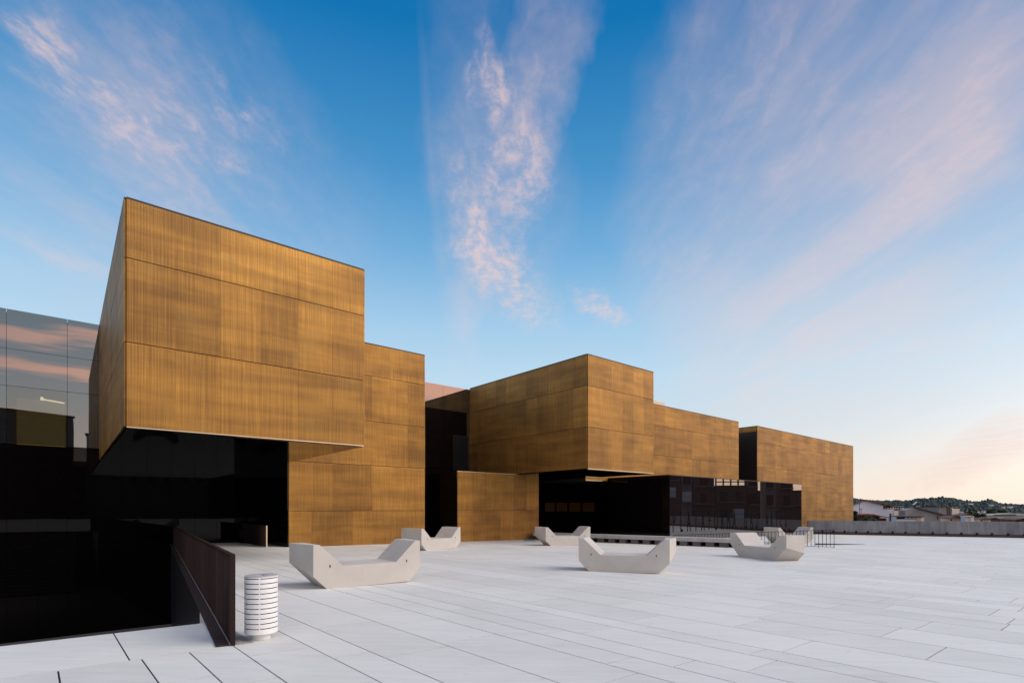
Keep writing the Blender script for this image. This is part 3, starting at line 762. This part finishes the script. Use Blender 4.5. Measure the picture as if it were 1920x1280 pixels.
# terrace building
Y = 112; fy = footp(Y)
h = houseroot('house', 1685, Y, 'small cream house with a railed roof terrace between white and grey houses')
extr('wall', [(1677.3, fy), (1677.3, 957), (1695.5, 957), (1695.5, fy)], Y, 8, M['creamw'], h)
extr('terrace_wall', [(1678, 956.9), (1678, 951), (1695, 951), (1695, 956.9)], Y+3, 4, M['brownwall'], h)
extr('terrace_roof', [(1684, 949.2), (1684, 948), (1695.5, 948), (1695.5, 949.2)], Y+1, 6, M['greyw'], h)
for x in (1678.6, 1682.6, 1688, 1692): extr('window', [(x, 954), (x, 951.3), (x+2.2, 951.3), (x+2.2, 954)], Y+2.95, .1, M['whitew'], h)
bar('terrace_rail', P3(1677.5, 955.2, Y-.05), P3(1695.5, 955.2, Y-.05), .06, .06, M['darkmetal'], h)
extr('side_strip', [(1694, 968), (1694, 959), (1696, 959), (1696, 968)], Y-.06, .1, M['redpaint'], h)
# low building with a window band
Y = 84; fy = footp(Y)
h = houseroot('low_building', 1710, Y, 'low building with a dark flat roof and a band of pale windows', 'building')
extr('wall', [(1681, fy), (1681, 968.5), (1732.5, 968.5), (1732.5, fy)], Y, 6, M['whitew'], h)
extr('roof', [(1680.5, 968.5), (1680.5, 967), (1733, 967), (1733, 968.5)], Y-.3, 6.5, M['brown'], h)
extr('window_band', [(1681.5, 972.6), (1681.5, 968.6), (1717, 968.6), (1717, 972.6)], Y-.04, .06, M['dark'], h)
for x in (1696.5, 1703.5, 1710.8): extr('window', [(x, 972.3), (x, 968.9), (x+5.5, 968.9), (x+5.5, 972.3)], Y-.1, .05, M['pale_roof'], h)
for i, x in enumerate((1719, 1721.5, 1724, 1726.5)): extr('curtain', [(x, 976), (x, 969), (x+1.8, 969), (x+1.8, 976)], Y-.1, .05, M['creamw'] if i % 2 else M['peachw'], h)
# grey gable
Y = 98; fy = footp(Y)
h = houseroot('house', 1730, Y, 'large bare grey gable house with a brown roof edge')
extr('wall', [(1697, fy), (1697, 956.5), (1712, 952.3), (1726, 953.6), (1758, 961.5), (1790, 971), (1790, fy)], Y, 10, M['greyw'], h)
extr('roof', [(1720, 951.6), (1728, 952.6), (1759, 960.4), (1791, 970), (1791, 971.2), (1758, 962), (1726, 954)], Y-.4, 11, M['brown'], h)
extr('window', [(1757.5, 973), (1757.5, 966.5), (1759.3, 966.5), (1759.3, 973)], Y-.05, .1, M['dark'], h)
extr('door', [(1769.5, 976), (1769.5, 966.5), (1773, 966.5), (1773, 976)], Y-.05, .1, M['brown'], h); extr('door_frame', [(1767, 976), (1767, 965.5), (1769.2, 965.5), (1769.2, 976)], Y-.08, .1, M['creamw'], h)
# solar panel sticking up
m_ = empty('solar_panel', P3(1716, 953, 102), 'tilted white solar panel above the grey gable', 'solar panel')
bar('panel', P3(1712, 946, 102), P3(1718.5, 940.3, 102), .35, .12, M['whitew'], m_); bar('stand', P3(1716, 953.5, 102.6), P3(1716.5, 943, 102.6), .2, .2, M['darkmetal'], m_)
# red roof strip behind and the flat block
Y = 130; fy = footp(Y)
h = houseroot('house', 1745, Y, 'house behind the grey gable with a dark red sloping roof')
extr('wall', [(1731, fy), (1731, 954.5), (1762, 954.5), (1762, fy)], Y, 8, M['greyw'], h); extr('roof', [(1728, 956), (1731, 952), (1762, 952.5), (1763, 957.5)], Y-.5, 9, M['tile'], h)
extr('chimney', [(1751.7, 961), (1751.7, 955), (1753.5, 955), (1753.5, 961)], Y-1, .6, M['whitew'], h)
Y = 120; fy = footp(Y)
h = houseroot('block', 1780, Y, 'flat roofed grey block with a bright cream side beyond the grey gable', 'building')
extr('wall', [(1760.5, fy), (1760.5, 950.2), (1785, 950.2), (1785, fy)], Y, 9, M['greyw'], h, .2)
extr('bright_wall', [(1785.2, 964.5), (1785.2, 953.3), (1799.5, 953.3), (1798, 964.5)], Y-.2, 7, M['creamw'], h, .2)
for x in (1776.5, 1780.5): extr('downpipe', [(x, 966), (x, 951), (x+1.4, 951), (x+1.4, 966)], Y-.15, .1, M['brown'], h)
extr('parapet', [(1760, 950.4), (1760, 949.3), (1786, 949.3), (1786, 950.4)], Y-.2, 9.4, M['brownwall'], h, .2)
extr('wall', [(1786, fy), (1786, 964.6), (1800, 964.6), (1800, fy)], Y, 7, M['brown'], h, .2)
# small houses further right
def small(x0, x1, yt, Y, wall, roof, lab, rise=3., name='house'):
    fy = footp(Y); h = houseroot(name, (x0+x1)/2, Y, lab)
    extr('wall', [(x0, fy), (x0, yt), ((x0+x1)/2, yt-rise*.8), (x1, yt), (x1, fy)], Y, 7, M[wall], h)
    xm = (x0+x1)/2
    extr('roof', [(x0-1.5, yt+.6), (xm, yt-rise), (x1+1.5, yt+.6), (x1+1.5, yt), (xm, yt-rise-.8), (x0-1.5, yt)], Y-.4, 8, M[roof], h)
    extr('window', [(x0+2, yt+4), (x0+2, yt+1.6), (x0+4, yt+1.6), (x0+4, yt+4)], Y-.05, .1, M['dark'], h)
    return h
small(1781, 1804, 971.5, 80, 'peachw', 'brown', 'peach coloured gable house just above the parapet', 3.4)
small(1800, 1838, 966, 108, 'brown', 'brown', 'dark brown roofed house behind the small white box', 3.2)
small(1838, 1857, 973, 82, 'creamw', 'brown', 'tiny cream house with brown roof right of the white box', 1.6)
small(1846, 1884, 973.5, 92, 'brownwall', 'brown', 'dark low roofed house before the pale warehouse', 3.)
small(1905, 1940, 974, 74, 'brownwall', 'brown', 'brown roof corner at the right edge above the parapet', 2.6)
Y = 76; h = houseroot('rooftop_box', 1818, Y, 'small white box shaped building standing above the parapet', 'building')
extr('wall', [(1810.5, footp(Y)), (1810.5, 967.5), (1826, 967.5), (1826, footp(Y))], Y, 3, M['whitew'], h); extr('lit_strip', [(1817, 977), (1817, 970), (1821, 970), (1821, 977)], Y-.05, .1, M['peachw'], h)
extr('roof', [(1810, 967.5), (1810, 966.8), (1826.5, 966.8), (1826.5, 967.5)], Y-.2, 3.4, M['creamw'], h)
Y = 118; h = houseroot('warehouse', 1890, Y, 'long warehouse with a pale shallow arched roof at the right', 'building')
extr('wall', [(1852, footp(Y)), (1852, 965), (1960, 965), (1960, footp(Y))], Y, 16, M['whitew'], h)
arch = [(1850+k*110/16, 965.2-3.2*math.sin(math.pi*k/16)) for k in range(17)]
extr('roof', [(x, y) for x, y in arch]+[(1960, 966.5), (1850, 966.5)], Y-.6, 17, M['pale_roof'], h)
extr('skylight', [(1864, 966), (1864, 964.2), (1906, 964.2), (1906, 966)], Y-.7, .1, M['leaf'], h)
# tiny far houses on the slope
for i, (x, y, w_, c_, lab) in enumerate(((1785, 951, 7, 'whitew', 'tiny white house on the slope beyond the cream block'), (1804, 958, 9, 'whitew', 'small bluish white house left of the dark trees'), (1820, 954.5, 8, 'creamw', 'tiny cream house on the slope above the white box'), (1835, 957.5, 7, 'creamw', 'tiny pale house left of the pair of dark trees'), (1846, 957, 6, 'whitew', 'faint white house directly left of the dark round tree'), (1723, 948, 8, 'whitew', 'tiny white house on the slope above the grey gable'), (1708, 951, 4, 'whitew', 'smallest white house on the slope left of the solar panel'), (1822, 942.5, 10, 'whitew', 'long pale building high on the wooded slope'), (1860, 945, 7, 'whitew', 'tiny pale house under the wooded knoll'), (1883, 949, 6, 'creamw', 'tiny pale house on the slope under the low ridge'), (1896, 948.5, 10, 'whitew', 'row-like pale house on the slope near the right edge'))):
    Y = 330+i*12; h = empty('far_house', P3(x, y+3, Y), lab, 'house', 'far houses on the wooded slope')
    extr('wall', [(x-w_*.32, y+3.2), (x-w_*.32, y), (x+w_*.32, y), (x+w_*.32, y+3.2)], Y, 6, M[c_], h); extr('roof', [(x-w_*.32-.4, y+.2), (x, y-1.2), (x+w_*.32+.4, y+.2)], Y-.5, 7, M['brown'], h)

# trees made of small leaf clumps
def leaves(c, r, n, size, seed):
    rg = random.Random(seed); vs, fs = [], []
    lob = [(Vector((rg.gauss(0, .4), rg.gauss(0, .4), rg.gauss(0, .35))), rg.uniform(.35, .6)) for _ in range(9)]
    for _ in range(n):
        l, lr = rg.choice(lob); q = Vector((rg.gauss(0, 1), rg.gauss(0, 1), rg.gauss(0, 1))).normalized()*lr*rg.uniform(.6, 1.05)+l
        p = Vector(c)+Vector((q.x*r[0], q.y*r[0], q.z*r[1])); u = Vector((rg.gauss(0, 1), rg.gauss(0, 1), rg.gauss(0, 1))).normalized(); w = u.orthogonal().normalized()
        s = size*rg.uniform(.6, 1.3); k = len(vs); vs += [p-u*s, p+w*s*.6, p+u*s, p-w*s*.6]; fs.append((k, k+1, k+2, k+3))
    return vs, fs
def tree(px, ytop, ybot, wpx, Y, lab, seed, cat='tree', name='tree'):
    base = P3(px, ybot, Y); zb = -7.5; top = zat(ytop, Y); r = wpx*Y/F/2; h_ = max(r, (top-zat(ybot, Y))/2)
    t = empty(name, (base.x, base.y, zb), lab, cat)
    parts = [bar_data((base.x, base.y, zb), (base.x+.1, base.y, top-h_), .35, .35)]
    for k in range(5):
        an = k*1.256+seed; parts.append(bar_data((base.x, base.y, top-h_*1.7), (base.x+r*.6*math.cos(an), base.y+r*.6*math.sin(an), top-h_*.7), .12, .12))
    vs, fs = join_data(parts); mesh('trunk', vs, fs, M['trunk'], t, (base.x, base.y, zb))
    vs, fs = leaves((base.x, base.y, top-h_), (r, h_), 900, .22*Y/100+.1, seed); mesh('crown', vs, fs, M['leaf'], t, (base.x, base.y, top-h_))
tree(1861, 953.5, 966, 15, 125, 'larger dark round tree above the warehouse roof', 3)
tree(1875.5, 955, 966, 11, 126, 'smaller dark round tree right of the larger one', 4)
tree(1823, 956, 970, 16, 112, 'dark spreading tree behind the small white box', 5)
tree(1835, 961, 973, 14, 100, 'low dark tree between white box and warehouse', 6)
tree(1631, 966, 978, 18, 70, 'dark green bush before the low red roof', 7, 'bush', 'bush')
tree(1602, 964, 980, 8, 71, 'dark bush at the foot of the far brass block', 8, 'bush', 'bush')

# wooded hills
ridge = [(1300, 940), (1500, 937), (1560, 935), (1595, 933), (1612, 936), (1640, 938.5), (1665, 938.5), (1690, 938.5), (1705, 938), (1720, 935), (1748, 933), (1772, 932.2), (1795, 935), (1806, 938.5), (1825, 940), (1842, 940.2), (1851, 937), (1858, 936.5), (1868, 941), (1880, 944.5), (1905, 945.5), (1925, 946), (2000, 944), (2300, 936), (2900, 925)]
def ridge_y(x):
    for (x0, y0), (x1, y1) in zip(ridge, ridge[1:]):
        if x0 <= x <= x1: return y0+(y1-y0)*(x-x0)/(x1-x0)
    return 945
hv, hf = [], []; YR = 900; cols = list(range(1300, 2901, 8)); rows = [(430, 0), (520, .12), (640, .4), (760, .75), (900, 1), (1100, .9), (1500, .3)]
for x in cols:
    u = (x-960)/F; zr = zat(ridge_y(x)+2.2, YR)
    for Yr, k in rows: hv.append((u*Yr, Yr, -10+(zr+10)*k))
nr = len(rows)
for i in range(len(cols)-1):
    for j in range(nr-1): hf.append((i*nr+j, (i+1)*nr+j, (i+1)*nr+j+1, i*nr+j+1))
hills = struct(mesh('hills', hv, hf, M['hill'], smooth=True))
rg = random.Random(5); parts = []
def blob(c, r, h):
    vs = [(c.x, c.y, c.z-h*.2)]
    for z, k in ((.15, .8), (.5, 1.), (.8, .6)):
        for i in range(6):
            an = i*math.pi/3+rg.random()*.6; rr = r*k*rg.uniform(.75, 1.25); vs.append((c.x+rr*math.cos(an), c.y+rr*math.sin(an), c.z+h*z*rg.uniform(.85, 1.1)))
    vs.append((c.x+rg.uniform(-.3, .3)*r, c.y, c.z+h))
    fs = [(0, 1+(i+1) % 6, 1+i) for i in range(6)]+[(1+6*l+i, 1+6*l+(i+1) % 6, 7+6*l+(i+1) % 6, 7+6*l+i) for l in range(2) for i in range(6)]+[(13+i, 13+(i+1) % 6, 19) for i in range(6)]
    return vs, fs
for _ in range(6500):
    x = rg.uniform(1500, 2300) if rg.random() < .85 else rg.uniform(1300, 2900)
    k = rg.random(); Yr = 520+k*430
    # thin the wood lower down the slope
    if Yr < 700 and rg.random() < .45: continue
    u = (x-960)/F; zr = zat(ridge_y(x)+2.2, YR); kk = 0
    for (y0, k0), (y1, k1) in zip(rows, rows[1:]):
        if y0 <= Yr <= y1: kk = k0+(k1-k0)*(Yr-y0)/(y1-y0)
    z = -10+(zr+10)*kk; r = rg.uniform(1.6, 3.4)
    parts.append(blob(Vector((u*Yr, Yr, z-.6)), r, rg.uniform(2.2, 4.6)*(1.3 if rg.random() < .1 else 1)))
vs, fs = join_data(parts); struct(mesh('far_wood', vs, fs, M['wood']), 'stuff')

# ------------------------------------------------------------------ buildings beside and behind the camera, seen only as reflections
def town_house(cx, cy, w_, d_, z1, ang, wall, roof, lab, floors=2, pitched=True):
    zb = -7.5 if cx > 60 or cy < -42 else -2; h = empty('town_house', (cx, cy, zb), lab, 'house', None)
    ca, sa = math.cos(ang), math.sin(ang)
    def T(x, y): return (cx+x*ca-y*sa, cy+x*sa+y*ca)
    prism('wall', [T(-w_/2, -d_/2), T(w_/2, -d_/2), T(w_/2, d_/2), T(-w_/2, d_/2)], zb, z1, M[wall], h)
    if pitched:
        e_ = .4; pts = [(*T(-w_/2-e_, -d_/2-e_), z1), (*T(w_/2+e_, -d_/2-e_), z1), (*T(w_/2+e_, d_/2+e_), z1), (*T(-w_/2-e_, d_/2+e_), z1), (*T(-w_/2-e_, 0), z1+1.6), (*T(w_/2+e_, 0), z1+1.6)]
        mesh('roof', pts, [(0, 1, 5, 4), (3, 2, 5, 4), (0, 4, 3), (1, 5, 2), (0, 1, 2, 3)], M[roof], h, pts[0])
    else: prism('roof', [T(-w_/2-.2, -d_/2-.2), T(w_/2+.2, -d_/2-.2), T(w_/2+.2, d_/2+.2), T(-w_/2-.2, d_/2+.2)], z1, z1+.35, M[roof], h)
    n = int(w_/2.6)
    for f in range(floors):
        zc = z1-1.9-f*2.9
        for i in range(n):
            x = -w_/2+w_*(i+.5)/n
            prism('window', [T(x-.55, d_/2+.03), T(x+.55, d_/2+.03), T(x+.55, d_/2-.05), T(x-.55, d_/2-.05)], zc-.75, zc+.75, M['glasswin'], h)
    return h
# along the right side of the plaza, turned towards it: flat roofed town buildings with gaps between them
def seen_from_glass(px, X):
    P = on(px, TP); dd = P.normalized(); r = dd-n_*2*dd.dot(n_); return (P+r*((X-P.x)/r.x)).y
def side_building(p0, p1, z1, wall, lab, X=66., depth=2.6, floors=2):
    y0, y1 = sorted((seen_from_glass(p0, X), seen_from_glass(p1, X))); h = empty('town_building', (X, (y0+y1)/2, -7.5), lab, 'building')
    prism('wall', [(X, y0), (X+depth, y0), (X+depth, y1), (X, y1)], -7.5, z1, M[wall], h)
    prism('roof', [(X-.25, y0-.1), (X+depth, y0-.1), (X+depth, y1+.1), (X-.25, y1+.1)], z1, z1+.22, M['brown'], h)
    n = max(1, round((y1-y0)/2.4))
    for f in range(floors):
        zc = z1-1.5-f*2.8; 
        bar('balcony', (X-.5, y0+.2, zc-.95), (X-.5, y1-.2, zc-.95), 1.0, .12, M['greyw'], h)
        bar('balcony_rail', (X-.95, y0+.2, zc-.1), (X-.95, y1-.2, zc-.1), .05, .05, M['darkmetal'], h)
        for i in range(n):
            y = y0+(y1-y0)*(i+.5)/n; w = random.uniform(.45, .8)
            prism('window', [(X-.04, y-w), (X+.05, y-w), (X+.05, y+w), (X-.04, y+w)], zc-.85, zc+.75, M['glasswin'] if random.random() < .7 else M['whitew'], h)
    return h, y0, y1
side_building(1215, 1275, 8.6, 'brownwall', 'brown building reflected at the left end of the glass pavilion')
side_building(1277, 1297, 7.9, 'greyw', 'pale narrow building reflected beside the first letters of the pavilion')
side_building(1299, 1338, 7.6, 'brownwall', 'dark building reflected above the middle letters of the pavilion')
h, y0, y1 = side_building(1342, 1398, 5.1, 'brownwall', 'lower building with an open roof frame reflected in the pavilion')
for k in range(5):
    y = y0+(y1-y0)*k/4; bar('frame_post', (66.3, y, 5.3), (66.3, y, 7.4), .22, .22, M['brown'], h)
for z in (5.9, 6.6, 7.35): bar('frame_beam', (66.3, y0, z), (66.3, y1, z), .2, .16, M['brown'], h)
side_building(1402, 1420, 7.5, 'brownwall', 'dark narrow building reflected right of the open roof frame')
side_building(1433, 1452, 7.3, 'greyw', 'grey narrow building reflected between two bright gaps in the pavilion')
side_building(1461, 1486, 7.2, 'brownwall', 'brown building reflected near the right end of the pavilion')
side_building(1405, 1520, 4.6, 'brownwall', 'long low building reflected behind the narrow ones in the pavilion', 77.)
town_house(70, 22, 9, 7, 6.5, R(88), 'whitew', 'tile', 'pale house beside the plaza, out of the picture on the right')
town_house(72, 8, 10, 8, 6.0, R(86), 'creamw', 'tile', 'cream house beside the plaza, out of the picture on the right')
town_house(36, -60, 22, 12, 17.8, R(20), 'brownwall', 'brown', 'large brown block reflected in the upper left glass', 4, False)
town_house(60, -50, 20, 12, 15.5, R(45), 'greyw', 'brown', 'grey block reflected at the edge of the upper left glass', 3, False)
town_house(8, -66, 24, 12, 13.5, R(5), 'brownwall', 'brown', 'brown row reflected low in the left glass', 3)
town_house(52, -78, 110, 10, 10.5, R(30), 'brownwall', 'brown', 'added unseen terrace blocking the sky gaps reflected in the glass under the overhang', 3)  # added out of view to keep bright sky out of the lower glass
